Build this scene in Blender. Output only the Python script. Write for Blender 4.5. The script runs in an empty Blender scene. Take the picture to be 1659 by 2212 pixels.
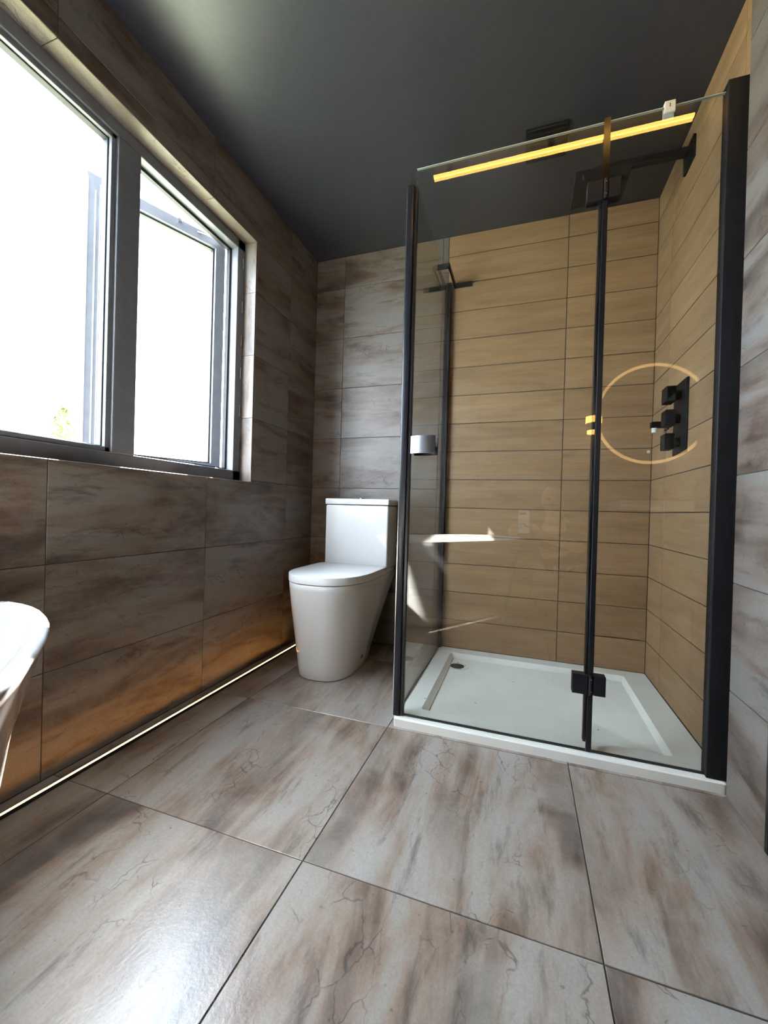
import bpy, bmesh, math, random
from mathutils import Matrix, Vector

random.seed(7)
S = bpy.context.scene
C = S.collection

# ------------------------------------------------------------------ camera, sky, exposure
cam_data = bpy.data.cameras.new('camera')
cam = bpy.data.objects.new('camera', cam_data)
C.objects.link(cam)
cam_data.sensor_fit = 'HORIZONTAL'
cam_data.sensor_width = 36.0
cam_data.lens = 880.3 / 1659 * 36.0
cam_data.clip_start = 0.004
cam.matrix_world = Matrix(((0.94624379, -0.02835621, 0.32220895, -0.57806),
                           (0.32224077, -0.00356566, -0.94665103, -2.26532),
                           (0.02799232, 0.99959152, 0.00576354, 0.78585),
                           (0, 0, 0, 1)))
S.camera = cam

world = bpy.data.worlds.new('overcast_sky')
S.world = world
world.use_nodes = True
bg = world.node_tree.nodes['Background']
bg.inputs['Color'].default_value = (0.75, 0.87, 1.0, 1)
bg.inputs['Strength'].default_value = 29.0

sun_data = bpy.data.lights.new('sun', 'SUN')
sun_data.energy = 170.0
sun_data.angle = math.radians(0.6)
sun_data.color = (1.0, 0.95, 0.86)
sun = bpy.data.objects.new('sun', sun_data)
C.objects.link(sun)
sun.location = (-4, 6, 8)
# sun slanting along the window wall: it lights the lawn and falls through the window into the bath
sun.rotation_euler = Vector((0.80, -1.25, -1.03)).to_track_quat('-Z', 'Y').to_euler()

S.view_settings.view_transform = 'Standard'
S.view_settings.look = 'None'
S.view_settings.exposure = 0.38
S.view_settings.gamma = 1.0
S.view_settings.use_curve_mapping = False
S.cycles.use_denoising = True
S.cycles.max_bounces = 8
S.cycles.use_adaptive_sampling = True
S.cycles.adaptive_threshold = 0.03
S.cycles.diffuse_bounces = 4
S.cycles.glossy_bounces = 4
S.cycles.transmission_bounces = 6
S.cycles.transparent_max_bounces = 16
S.cycles.caustics_reflective = False
S.cycles.caustics_refractive = False
S.cycles.sample_clamp_indirect = 6.0

# ------------------------------------------------------------------ measures (metres)
XW = -1.83          # face of the left wall tiles
XR = 0.0            # face of the planks on the shower's right wall
XS = -0.012         # face of the stone tiles on the right wall
YB = 0.0            # face of the back wall tiles
ZC = 2.316          # ceiling
YR = -3.5           # rear wall
YE = -1.066         # where the right wall ends
XF = 1.15           # far right wall of the recess by the basin
YG = -0.82          # plane of the shower front
ZT = 0.032          # top of the shower tray
GLASS_TOP = 2.03
TILE_T = 0.012

# ------------------------------------------------------------------ material helpers
def new_mat(name):
    m = bpy.data.materials.new(name)
    m.use_nodes = True
    nt = m.node_tree
    for n in list(nt.nodes):
        nt.nodes.remove(n)
    out = nt.nodes.new('ShaderNodeOutputMaterial')
    return m, nt, out

def principled(name, color, rough=0.5, metal=0.0, noise=0.0, nscale=8.0, bump=0.0, coat=0.0, spec=0.5):
    m, nt, out = new_mat(name)
    b = nt.nodes.new('ShaderNodeBsdfPrincipled')
    nt.links.new(b.outputs[0], out.inputs[0])
    b.inputs['Base Color'].default_value = (*color, 1)
    b.inputs['Roughness'].default_value = rough
    b.inputs['Metallic'].default_value = metal
    b.inputs['Coat Weight'].default_value = coat
    b.inputs['Specular IOR Level'].default_value = spec
    if noise > 0 or bump > 0:
        tc = nt.nodes.new('ShaderNodeTexCoord')
        n = nt.nodes.new('ShaderNodeTexNoise')
        n.inputs['Scale'].default_value = nscale
        n.inputs['Detail'].default_value = 5
        nt.links.new(tc.outputs['Object'], n.inputs['Vector'])
        if noise > 0:
            r = nt.nodes.new('ShaderNodeValToRGB')
            r.color_ramp.elements[0].color = (*[c * (1 - noise) for c in color], 1)
            r.color_ramp.elements[1].color = (*[min(1, c * (1 + noise)) for c in color], 1)
            r.color_ramp.elements[0].position = 0.3
            r.color_ramp.elements[1].position = 0.7
            nt.links.new(n.outputs['Fac'], r.inputs[0])
            nt.links.new(r.outputs[0], b.inputs['Base Color'])
        if bump > 0:
            bp = nt.nodes.new('ShaderNodeBump')
            bp.inputs['Strength'].default_value = bump
            bp.inputs['Distance'].default_value = 0.002
            nt.links.new(n.outputs['Fac'], bp.inputs['Height'])
            nt.links.new(bp.outputs[0], b.inputs['Normal'])
    return m

def emitter(name, color, strength):
    m, nt, out = new_mat(name)
    e = nt.nodes.new('ShaderNodeEmission')
    e.inputs[0].default_value = (*color, 1)
    e.inputs[1].default_value = strength
    nt.links.new(e.outputs[0], out.inputs[0])
    return m

def math_node(nt, op, a, b=None, c=None):
    n = nt.nodes.new('ShaderNodeMath')
    n.operation = op
    for i, v in enumerate((a, b, c)):
        if v is None:
            continue
        if isinstance(v, (int, float)):
            n.inputs[i].default_value = v
        else:
            nt.links.new(v, n.inputs[i])
    return n.outputs[0]

def sheet_glass(name, tint=(0.97, 0.985, 0.98), f0=0.04, rough=0.0):
    # flat glass pane: clear, reflecting more towards grazing angles
    m, nt, out = new_mat(name)
    lw = nt.nodes.new('ShaderNodeLayerWeight')
    lw.inputs['Blend'].default_value = 0.5
    p = math_node(nt, 'POWER', lw.outputs['Facing'], 5.0)
    f = math_node(nt, 'MULTIPLY_ADD', p, 1 - f0, f0)
    t = nt.nodes.new('ShaderNodeBsdfTransparent')
    t.inputs[0].default_value = (*tint, 1)
    g = nt.nodes.new('ShaderNodeBsdfGlossy')
    g.inputs['Roughness'].default_value = rough
    mx = nt.nodes.new('ShaderNodeMixShader')
    nt.links.new(f, mx.inputs[0])
    nt.links.new(t.outputs[0], mx.inputs[1])
    nt.links.new(g.outputs[0], mx.inputs[2])
    nt.links.new(mx.outputs[0], out.inputs[0])
    return m

def tile_coords(nt, sx, sy, sz=1.0, jitter=1.0):
    tc = nt.nodes.new('ShaderNodeTexCoord')
    oi = nt.nodes.new('ShaderNodeObjectInfo')
    cx = nt.nodes.new('ShaderNodeCombineXYZ')
    nt.links.new(math_node(nt, 'MULTIPLY', oi.outputs['Random'], 61.7 * jitter), cx.inputs[0])
    nt.links.new(math_node(nt, 'MULTIPLY', oi.outputs['Random'], 143.3 * jitter), cx.inputs[1])
    nt.links.new(math_node(nt, 'MULTIPLY', oi.outputs['Random'], 29.1 * jitter), cx.inputs[2])
    ad = nt.nodes.new('ShaderNodeVectorMath')
    ad.operation = 'ADD'
    nt.links.new(tc.outputs['Object'], ad.inputs[0])
    nt.links.new(cx.outputs[0], ad.inputs[1])
    mp = nt.nodes.new('ShaderNodeMapping')
    mp.inputs['Scale'].default_value = (sx, sy, sz)
    nt.links.new(ad.outputs[0], mp.inputs['Vector'])
    return ad.outputs[0], mp.outputs[0], oi.outputs['Random']

def ramp(nt, fac, stops, interp='LINEAR'):
    r = nt.nodes.new('ShaderNodeValToRGB')
    cr = r.color_ramp
    cr.interpolation = interp
    cr.elements.remove(cr.elements[1])
    cr.elements[0].position = stops[0][0]
    cr.elements[0].color = (*stops[0][1], 1)
    for p, c in stops[1:]:
        cr.elements.new(p).color = (*c, 1)
    nt.links.new(fac, r.inputs[0])
    return r.outputs[0]

def mix_col(nt, fac, a, b, blend='MIX'):
    n = nt.nodes.new('ShaderNodeMix')
    n.data_type = 'RGBA'
    n.blend_type = blend
    if isinstance(fac, (int, float)):
        n.inputs[0].default_value = fac
    else:
        nt.links.new(fac, n.inputs[0])
    for i, v in ((6, a), (7, b)):
        if isinstance(v, tuple):
            n.inputs[i].default_value = (*v, 1)
        else:
            nt.links.new(v, n.inputs[i])
    return n.outputs[2]

def noise_tex(nt, vec, scale, detail=5, rough=0.55, dist=0.0):
    n = nt.nodes.new('ShaderNodeTexNoise')
    n.inputs['Scale'].default_value = scale
    n.inputs['Detail'].default_value = detail
    n.inputs['Roughness'].default_value = rough
    n.inputs['Distortion'].default_value = dist
    nt.links.new(vec, n.inputs['Vector'])
    return n.outputs['Fac']

def stone_material(name, r_lo, r_var, spec, tone):
    m, nt, out = new_mat(name)
    b = nt.nodes.new('ShaderNodeBsdfPrincipled')
    nt.links.new(b.outputs[0], out.inputs[0])
    raw, streak, rnd = tile_coords(nt, 1.3, 6.0)
    n1 = noise_tex(nt, streak, 1.15, 7, 0.62, 0.5)
    base = ramp(nt, n1, [(0.33, (0.330, 0.312, 0.295)), (0.45, (0.300, 0.262, 0.232)), (0.51, (0.262, 0.196, 0.155)),
                         (0.57, (0.170, 0.116, 0.086)), (0.66, (0.076, 0.055, 0.045))])
    n2 = noise_tex(nt, raw, 4.5, 6, 0.65, 0.6)
    pale = ramp(nt, n2, [(0.40, (0, 0, 0)), (0.66, (1, 1, 1))])
    base = mix_col(nt, math_node(nt, 'MULTIPLY', pale, 0.50), base, (0.355, 0.335, 0.308))
    n3 = noise_tex(nt, streak, 3.2, 8, 0.7, 0.2)
    smut = ramp(nt, n3, [(0.55, (0, 0, 0)), (0.68, (1, 1, 1))])
    base = mix_col(nt, math_node(nt, 'MULTIPLY', smut, 0.65), base, (0.050, 0.038, 0.032))
    # hairline cracks that gather along the streaks
    nd = nt.nodes.new('ShaderNodeTexNoise')
    nd.inputs['Scale'].default_value = 9
    nd.inputs['Detail'].default_value = 4
    nt.links.new(raw, nd.inputs['Vector'])
    sc = nt.nodes.new('ShaderNodeVectorMath')
    sc.operation = 'SCALE'
    sc.inputs[3].default_value = 0.12
    nt.links.new(nd.outputs['Color'], sc.inputs[0])
    ad = nt.nodes.new('ShaderNodeVectorMath')
    ad.operation = 'ADD'
    nt.links.new(raw, ad.inputs[0])
    nt.links.new(sc.outputs[0], ad.inputs[1])
    mp = nt.nodes.new('ShaderNodeMapping')
    mp.inputs['Scale'].default_value = (9, 20, 9)
    nt.links.new(ad.outputs[0], mp.inputs['Vector'])
    v = nt.nodes.new('ShaderNodeTexVoronoi')
    v.feature = 'DISTANCE_TO_EDGE'
    v.inputs['Scale'].default_value = 1.0
    nt.links.new(mp.outputs[0], v.inputs['Vector'])
    crack = ramp(nt, v.outputs['Distance'], [(0.0, (1, 1, 1)), (0.026, (0, 0, 0))])
    n4 = noise_tex(nt, streak, 1.7, 3, 0.5, 0.3)
    cm = ramp(nt, n4, [(0.56, (0, 0, 0)), (0.64, (1, 1, 1))])
    base = mix_col(nt, math_node(nt, 'MULTIPLY', math_node(nt, 'MULTIPLY', crack, cm), 0.75), base, (0.032, 0.025, 0.022))
    # small pits
    n5 = noise_tex(nt, raw, 70, 2, 0.5)
    pit = ramp(nt, n5, [(0.70, (0, 0, 0)), (0.76, (1, 1, 1))])
    base = mix_col(nt, math_node(nt, 'MULTIPLY', pit, 0.5), base, (0.042, 0.033, 0.03))
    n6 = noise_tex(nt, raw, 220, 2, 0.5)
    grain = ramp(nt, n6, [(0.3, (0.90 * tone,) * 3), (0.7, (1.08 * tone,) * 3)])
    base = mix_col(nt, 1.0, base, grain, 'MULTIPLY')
    nt.links.new(base, b.inputs['Base Color'])
    nt.links.new(math_node(nt, 'MULTIPLY_ADD', n2, r_var, r_lo), b.inputs['Roughness'])
    b.inputs['Specular IOR Level'].default_value = spec
    n7 = noise_tex(nt, raw, 130, 3, 0.6)
    bp = nt.nodes.new('ShaderNodeBump')
    bp.inputs['Strength'].default_value = 0.22
    bp.inputs['Distance'].default_value = 0.0015
    nt.links.new(n7, bp.inputs['Height'])
    nt.links.new(bp.outputs[0], b.inputs['Normal'])
    return m

def wood_material():
    m, nt, out = new_mat('oak_effect_porcelain')
    b = nt.nodes.new('ShaderNodeBsdfPrincipled')
    nt.links.new(b.outputs[0], out.inputs[0])
    raw, grain_v, rnd = tile_coords(nt, 2.2, 16.0)
    n0 = noise_tex(nt, grain_v, 0.9, 3, 0.5, 1.2)
    rings = nt.nodes.new('ShaderNodeMath')
    rings.operation = 'SINE'
    nt.links.new(math_node(nt, 'MULTIPLY', n0, 46.0), rings.inputs[0])
    ring_f = math_node(nt, 'MULTIPLY_ADD', rings.outputs[0], 0.5, 0.5)
    mp = nt.nodes.new('ShaderNodeMapping')
    mp.inputs['Scale'].default_value = (5, 130, 5)
    nt.links.new(raw, mp.inputs['Vector'])
    fib = noise_tex(nt, mp.outputs[0], 1.0, 5, 0.6)
    n1 = noise_tex(nt, grain_v, 1.4, 5, 0.6, 0.4)
    base = ramp(nt, n1, [(0.28, (0.262, 0.154, 0.076)), (0.52, (0.330, 0.202, 0.104)), (0.75, (0.385, 0.248, 0.134))])
    base = mix_col(nt, math_node(nt, 'MULTIPLY', ring_f, 0.11), base, (0.260, 0.155, 0.085))
    fr = ramp(nt, fib, [(0.30, (0.88, 0.88, 0.88)), (0.62, (1.05, 1.05, 1.05))])
    base = mix_col(nt, 0.8, base, fr, 'MULTIPLY')
    knot = ramp(nt, noise_tex(nt, raw, 9, 3, 0.6, 0.8), [(0.66, (0, 0, 0)), (0.78, (1, 1, 1))])
    base = mix_col(nt, math_node(nt, 'MULTIPLY', knot, 0.35), base, (0.210, 0.120, 0.058))
    tone = math_node(nt, 'MULTIPLY_ADD', rnd, 0.16, 0.93)
    hsv = nt.nodes.new('ShaderNodeHueSaturation')
    nt.links.new(tone, hsv.inputs['Value'])
    nt.links.new(base, hsv.inputs['Color'])
    nt.links.new(hsv.outputs[0], b.inputs['Base Color'])
    b.inputs['Roughness'].default_value = 0.42
    bp = nt.nodes.new('ShaderNodeBump')
    bp.inputs['Strength'].default_value = 0.12
    bp.inputs['Distance'].default_value = 0.001
    nt.links.new(fib, bp.inputs['Height'])
    nt.links.new(bp.outputs[0], b.inputs['Normal'])
    return m

M = {
    'stone': stone_material('rusted_stone_porcelain_shaded', 0.36, 0.14, 0.45, 0.52),  # same porcelain as the floor, with the walls' shade put into its tone
    'stone_floor': stone_material('rusted_stone_floor_porcelain', 0.272, 0.05, 0.95, 1.0),
    'wood': wood_material(),
    'grout': principled('dark_grey_grout', (0.045, 0.042, 0.040), 0.9, noise=0.2, nscale=60),
    'plaster': principled('dark_slate_paint', (0.033, 0.035, 0.048), 0.36, noise=0.08, nscale=40, bump=0.1),
    'black': principled('satin_black_metal', (0.008, 0.009, 0.012), 0.30, noise=0.2, nscale=30, spec=0.4),
    'black_matt': principled('matt_black_metal', (0.008, 0.009, 0.012), 0.42, noise=0.2, nscale=30, spec=0.3),
    'frame': principled('anthracite_window_frame', (0.14, 0.15, 0.175), 0.38, noise=0.1, nscale=25),
    'gasket': principled('black_rubber_gasket', (0.012, 0.012, 0.014), 0.6, noise=0.2, nscale=50),
    'chrome': principled('brushed_steel', (0.62, 0.64, 0.66), 0.25, 1.0, noise=0.05, nscale=40),
    'knob': principled('satin_graphite_metal', (0.22, 0.24, 0.27), 0.42, 1.0, noise=0.05, nscale=40),
    'ceramic': principled('white_glazed_ceramic', (0.80, 0.80, 0.79), 0.10, noise=0.015, nscale=6, coat=0.3),
    'seat': principled('white_seat_plastic', (0.82, 0.82, 0.82), 0.22, noise=0.01, nscale=6),
    'tray': principled('white_shower_resin', (0.87, 0.86, 0.80), 0.28, noise=0.03, nscale=9),
    'grime': principled('beige_grime', (0.50, 0.43, 0.33), 0.6, noise=0.25, nscale=30),
    'acrylic': principled('white_gloss_acrylic', (0.80, 0.80, 0.80), 0.06, noise=0.01, nscale=5, coat=0.5),
    'white_plastic': principled('white_plastic', (0.72, 0.70, 0.64), 0.4, noise=0.03, nscale=30),
    'dark_hole': principled('dark_pipe_inside', (0.012, 0.016, 0.020), 0.5, noise=0.2, nscale=30),
    'glass': sheet_glass('shower_glass', (0.965, 0.98, 0.972), 0.075),
    'pane': sheet_glass('window_glass', (0.97, 0.98, 0.98), 0.05),
    'edge': principled('polished_glass_edge', (0.42, 0.50, 0.47), 0.15, noise=0.05),
    'seal': sheet_glass('clear_vinyl_seal', (0.48, 0.46, 0.43), 0.06, 0.2),
    'led_warm': emitter('warm_led_diffuser', (1.0, 0.47, 0.12), 80.0),
    'led_strip': emitter('warm_led_strip', (1.0, 0.52, 0.10), 20.0),
    'led_ring': emitter('warm_led_ring', (1.0, 0.60, 0.22), 2.6),
    'lamp_glow': emitter('lamp_glow', (1.0, 0.60, 0.14), 11.0),
    'alu': principled('white_led_channel', (0.75, 0.72, 0.66), 0.4, noise=0.03, nscale=40),
    'mirror': principled('mirror_silver', (0.80, 0.82, 0.82), 0.02, 1.0, noise=0.01),
    'cabinet': principled('dark_vanity_board', (0.05, 0.045, 0.042), 0.4, noise=0.2, nscale=12),
    'skin': principled('skin', (0.56, 0.33, 0.235), 0.5, noise=0.08, nscale=20),
    'shirt': principled('brown_cotton', (0.085, 0.060, 0.045), 0.9, noise=0.15, nscale=40),
    'trousers': principled('pale_grey_cotton', (0.36, 0.35, 0.33), 0.9, noise=0.15, nscale=40),
    'phone': principled('white_phone_back', (0.80, 0.84, 0.85), 0.12, noise=0.01),
    'eye': principled('eye', (0.05, 0.04, 0.035), 0.1, noise=0.1),
    'leaf': principled('pale_green_leaf', (0.13, 0.15, 0.05), 0.6, noise=0.25, nscale=10),
    'bark': principled('grey_bark', (0.20, 0.17, 0.13), 0.8, noise=0.3, nscale=20),
    'render': principled('pale_outside_render', (0.55, 0.54, 0.50), 0.9, noise=0.1, nscale=15),
    'grass': principled('lawn_green', (0.24, 0.25, 0.16), 0.9, noise=0.3, nscale=3),
}

# ------------------------------------------------------------------ mesh helpers
class B:
    """collects geometry for one mesh object"""
    def __init__(self):
        self.bm = bmesh.new()

    def box(self, x0, x1, y0, y1, z0, z1, bevel=0.0, seg=2):
        vs = [self.bm.verts.new((x, y, z)) for x in (x0, x1) for y in (y0, y1) for z in (z0, z1)]
        idx = ((0, 1, 3, 2), (4, 6, 7, 5), (0, 4, 5, 1), (2, 3, 7, 6), (0, 2, 6, 4), (1, 5, 7, 3))
        fs = [self.bm.faces.new([vs[i] for i in f]) for f in idx]
        if bevel > 0:
            es = list({e for f in fs for e in f.edges})
            bmesh.ops.bevel(self.bm, geom=es, offset=bevel, segments=seg, profile=0.5, affect='EDGES')
        return self

    def cyl(self, p0, p1, r0, r1=None, n=24, caps=True):
        r1 = r0 if r1 is None else r1
        p0, p1 = Vector(p0), Vector(p1)
        d = (p1 - p0).normalized()
        a = d.orthogonal().normalized()
        b = d.cross(a)
        rings = []
        for p, r in ((p0, r0), (p1, r1)):
            rings.append([self.bm.verts.new(p + (a * math.cos(t) + b * math.sin(t)) * r)
                          for t in (2 * math.pi * i / n for i in range(n))])
        for i in range(n):
            self.bm.faces.new((rings[0][i], rings[0][(i + 1) % n], rings[1][(i + 1) % n], rings[1][i]))
        if caps:
            self.bm.faces.new(rings[0][::-1])
            self.bm.faces.new(rings[1])
        return self

    def loft(self, rings, cap_start=True, cap_end=True):
        rr = [[self.bm.verts.new(p) for p in ring] for ring in rings]
        n = len(rr[0])
        for a, b in zip(rr, rr[1:]):
            for i in range(n):
                self.bm.faces.new((a[i], a[(i + 1) % n], b[(i + 1) % n], b[i]))
        if cap_start:
            self.bm.faces.new(rr[0][::-1])
        if cap_end:
            self.bm.faces.new(rr[-1])
        return self

    def prism(self, pts, axis, a0, a1):
        """extrude a 2D outline along an axis (0, 1 or 2)"""
        def mk(p, a):
            l = list(p)
            l.insert(axis, a)
            return l
        return self.loft([[mk(p, a0) for p in pts], [mk(p, a1) for p in pts]])

    def ring(self, c, axis_n, ro, ri, t, n=64):
        """flat annulus with thickness t along axis_n"""
        c, d = Vector(c), Vector(axis_n).normalized()
        a = d.orthogonal().normalized()
        b = d.cross(a)
        def circ(r, h):
            return [c + d * h + (a * math.cos(u) + b * math.sin(u)) * r for u in (2 * math.pi * i / n for i in range(n))]
        loops = [circ(ri, 0), circ(ro, 0), circ(ro, t), circ(ri, t)]
        rr = [[self.bm.verts.new(p) for p in l] for l in loops]
        for k in range(4):
            A, Bq = rr[k], rr[(k + 1) % 4]
            for i in range(n):
                self.bm.faces.new((A[i], A[(i + 1) % n], Bq[(i + 1) % n], Bq[i]))
        return self

    def build(self, name, mat, parent=None, smooth=False, angle=40):
        bmesh.ops.recalc_face_normals(self.bm, faces=self.bm.faces[:])
        off = world_of(parent)
        if off.length > 0:
            bmesh.ops.translate(self.bm, verts=self.bm.verts[:], vec=-off)
        me = bpy.data.meshes.new(name)
        self.bm.to_mesh(me)
        self.bm.free()
        me.materials.append(M[mat] if isinstance(mat, str) else mat)
        if smooth:
            for p in me.polygons:
                p.use_smooth = True
            me.set_sharp_from_angle(angle=math.radians(angle))
        o = bpy.data.objects.new(name, me)
        C.objects.link(o)
        if parent is not None:
            o.parent = parent
        return o

WORLD = {}
def world_of(o):
    p = Vector((0, 0, 0))
    while o is not None:
        p = p + o.location
        o = o.parent
    return p

def thing(name, label, cat, loc, group=None):
    o = bpy.data.objects.new(name, None)
    o.empty_display_size = 0.05
    C.objects.link(o)
    o.location = loc
    return tag(o, label, cat, group)

def tag(o, label, cat, group=None):
    o['label'] = label
    o['category'] = cat
    if group:
        o['group'] = group
    return o

def struct(o, label, cat):
    o['kind'] = 'structure'
    o['label'] = label
    o['category'] = cat
    return o

# ------------------------------------------------------------------ tiles
_tile_mesh = {}
def tile_mesh(w, h, mat, t=TILE_T):
    key = (round(w, 4), round(h, 4), mat)
    if key in _tile_mesh:
        return _tile_mesh[key]
    c = 0.0008
    bm = bmesh.new()
    def ring(ix, z):
        return [bm.verts.new((x, y, z)) for x, y in ((-w / 2 + ix, -h / 2 + ix), (w / 2 - ix, -h / 2 + ix),
                                                      (w / 2 - ix, h / 2 - ix), (-w / 2 + ix, h / 2 - ix))]
    r0, r1, r2 = ring(0, -t), ring(0, -c), ring(c, 0)
    for a, b in ((r0, r1), (r1, r2)):
        for i in range(4):
            bm.faces.new((a[i], a[(i + 1) % 4], b[(i + 1) % 4], b[i]))
    bm.faces.new(r2)
    bm.faces.new(r0[::-1])
    me = bpy.data.meshes.new('tile_' + mat)
    bm.to_mesh(me)
    bm.free()
    me.materials.append(M[mat])
    _tile_mesh[key] = me
    return me

def put_tile(parent, name, centre, ux, uy, w, h, mat):
    if w < 0.006 or h < 0.006:
        return
    o = bpy.data.objects.new(name, tile_mesh(w, h, mat))
    C.objects.link(o)
    ux, uy = Vector(ux), Vector(uy)
    uz = ux.cross(uy)
    m = Matrix.Identity(4)
    for i in range(3):
        m[i][0], m[i][1], m[i][2], m[i][3] = ux[i], uy[i], uz[i], centre[i]
    # a hair of unevenness, as tiles are laid by hand
    m = m @ Matrix.Translation((0, 0, random.uniform(-0.0003, 0.0003)))
    o.parent = parent
    o.matrix_local = m

def subtract(r, hole):
    """rectangle (a0,a1,b0,b1) minus a hole -> list of rectangles"""
    a0, a1, b0, b1 = r
    h0, h1, k0, k1 = hole
    if h0 >= a1 or h1 <= a0 or k0 >= b1 or k1 <= b0:
        return [r]
    out = []
    if k0 > b0:
        out.append((a0, a1, b0, k0))
    if k1 < b1:
        out.append((a0, a1, k1, b1))
    m0, m1 = max(b0, k0), min(b1, k1)
    if h0 > a0:
        out.append((a0, h0, m0, m1))
    if h1 < a1:
        out.append((h1, a1, m0, m1))
    return out

def tile_area(parent, name, mat, lines_a, lines_b, to_world, ux, uy, holes=(), g=0.0028):
    """grid of tiles: lines_a along ux, lines_b along uy; to_world(a,b) -> point"""
    for a0, a1 in zip(lines_a, lines_a[1:]):
        for b0, b1 in zip(lines_b, lines_b[1:]):
            rs = [(a0 + g / 2, a1 - g / 2, b0 + g / 2, b1 - g / 2)]
            for h in holes:
                rs = [q for r in rs for q in subtract(r, h)]
            for r in rs:
                put_tile(parent, name, to_world((r[0] + r[1]) / 2, (r[2] + r[3]) / 2), ux, uy, r[1] - r[0], r[3] - r[2], mat)

def lines(lo, hi, origin, step):
    out = [lo]
    k = math.ceil((lo - origin) / step + 1e-6)
    while origin + k * step < hi - 1e-6:
        v = origin + k * step
        if v - out[-1] > 0.02 and hi - v > 0.02:
            out.append(v)
        k += 1
    out.append(hi)
    return out

# ------------------------------------------------------------------ room shell
GR = 0.0018   # depth of the joints
# floor
o = B().box(-2.0, XF + 0.1, YR - 0.1, 0.12, -0.12, -GR).build('floor', 'grout')
floor = struct(o, 'rust streaked grey stone effect tiled bathroom floor', 'floor')
tile_area(floor, 'floor_tile', 'stone_floor', lines(YR, YB, -0.862, 0.6), lines(XW, XF, -1.6175, 0.5985),
          lambda a, b: (b, a, 0), (0, 1, 0), (-1, 0, 0), holes=[(-0.846, 0.1, -1.0, 0.02)])

# ceiling
o = B().box(-2.0, XF + 0.1, YR - 0.1, 0.12, ZC, ZC + 0.12).build('ceiling', 'plaster')
struct(o, 'smooth dark slate painted ceiling', 'ceiling')

# back wall: oak planks in the shower, stone tiles beside it
o = B().box(-2.0, 0.12, GR, 0.14, -0.01, ZC + 0.05).build('wall_back', 'grout')
wb = struct(o, 'back wall with oak effect planks in the shower and grey tiles beside it', 'wall')
ZR = 0.3032
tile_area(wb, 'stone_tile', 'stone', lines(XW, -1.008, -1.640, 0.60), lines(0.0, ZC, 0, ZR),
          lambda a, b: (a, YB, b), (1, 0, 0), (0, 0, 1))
PL = [ZT + 0.155 * k for k in range(15)] + [ZC]
tile_area(wb, 'plank_tile', 'wood', [-1.008, -0.395, 0.0], PL, lambda a, b: (a, YB, b), (1, 0, 0), (0, 0, 1), g=0.0036)

# right wall: planks in the shower, stone tiles outside it, ends in a black trim
o = B().box(GR, 0.12, -0.86, 0.0, -0.01, ZC + 0.05).box(XS + GR, 0.12, YE, -0.86, -0.01, ZC + 0.05).build('wall_right', 'grout')
wr = struct(o, 'right wall with oak effect planks in the shower and rusty stone tiles outside', 'wall')
tile_area(wr, 'plank_tile', 'wood', [-0.86, -0.805, -0.205, 0.0], PL, lambda a, b: (XR, a, b), (0, -1, 0), (0, 0, 1), g=0.0036)
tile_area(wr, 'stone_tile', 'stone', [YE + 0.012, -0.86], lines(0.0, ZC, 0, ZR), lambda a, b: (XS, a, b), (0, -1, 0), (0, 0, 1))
o = B().box(XS - 0.001, XS + 0.012, YE - 0.002, YE + 0.011, 0.0, ZC - 0.002, 0.001).build('trim_1', 'black')
struct(o, 'slim black tile trim on the right wall corner', 'trim')

# the wall that turns away to the right, the far wall by the basin, the rear wall
o = B().box(0.12, XF + 0.1, YE + GR, YE + 0.12, -0.01, ZC + 0.05).build('wall_return', 'grout')
w2 = struct(o, 'short tiled wall turning away beyond the shower', 'wall')
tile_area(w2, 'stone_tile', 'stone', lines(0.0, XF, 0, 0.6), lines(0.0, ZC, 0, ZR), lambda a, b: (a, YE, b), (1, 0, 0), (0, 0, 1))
o = B().box(XF + GR, XF + 0.12, YR, YE, -0.01, ZC + 0.05).build('wall_far', 'grout')
w3 = struct(o, 'tiled far side wall beside the basin', 'wall')
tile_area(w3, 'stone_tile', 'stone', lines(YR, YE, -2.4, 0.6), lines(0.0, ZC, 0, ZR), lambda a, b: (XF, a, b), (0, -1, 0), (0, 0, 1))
o = B().box(-2.0, XF + 0.12, YR - 0.14, YR - GR, -0.01, ZC + 0.05).build('wall_rear', 'grout')
w4 = struct(o, 'rear tiled wall behind the bath and basin', 'wall')
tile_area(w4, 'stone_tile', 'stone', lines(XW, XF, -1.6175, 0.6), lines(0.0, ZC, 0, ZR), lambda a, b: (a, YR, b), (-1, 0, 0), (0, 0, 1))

# left wall with the window opening
WY0, WY1, WZ0, WZ1 = -2.05, -0.592, 0.902, 2.062
XO = -1.99
xg = XW - GR
b = B()
b.box(XO, xg, YR, WY0 - 0.012, -0.01, ZC + 0.05)
b.box(XO, xg, WY1 + 0.012, 0.0, -0.01, ZC + 0.05)
b.box(XO, xg, WY0 - 0.012, WY1 + 0.012, -0.01, WZ0 - 0.012)
b.box(XO, xg, WY0 - 0.012, WY1 + 0.012, WZ1 + 0.012, ZC + 0.05)
wl = struct(b.build('wall_left', 'grout'), 'left wall of grey stone tiles darkened as in shade around the window', 'wall')
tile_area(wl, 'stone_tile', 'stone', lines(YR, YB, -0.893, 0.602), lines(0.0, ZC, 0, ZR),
          lambda a, b: (XW, a, b), (0, 1, 0), (0, 0, 1), holes=[(WY0 - 0.001, WY1 + 0.001, WZ0 - 0.001, WZ1 + 0.001)])
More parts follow.
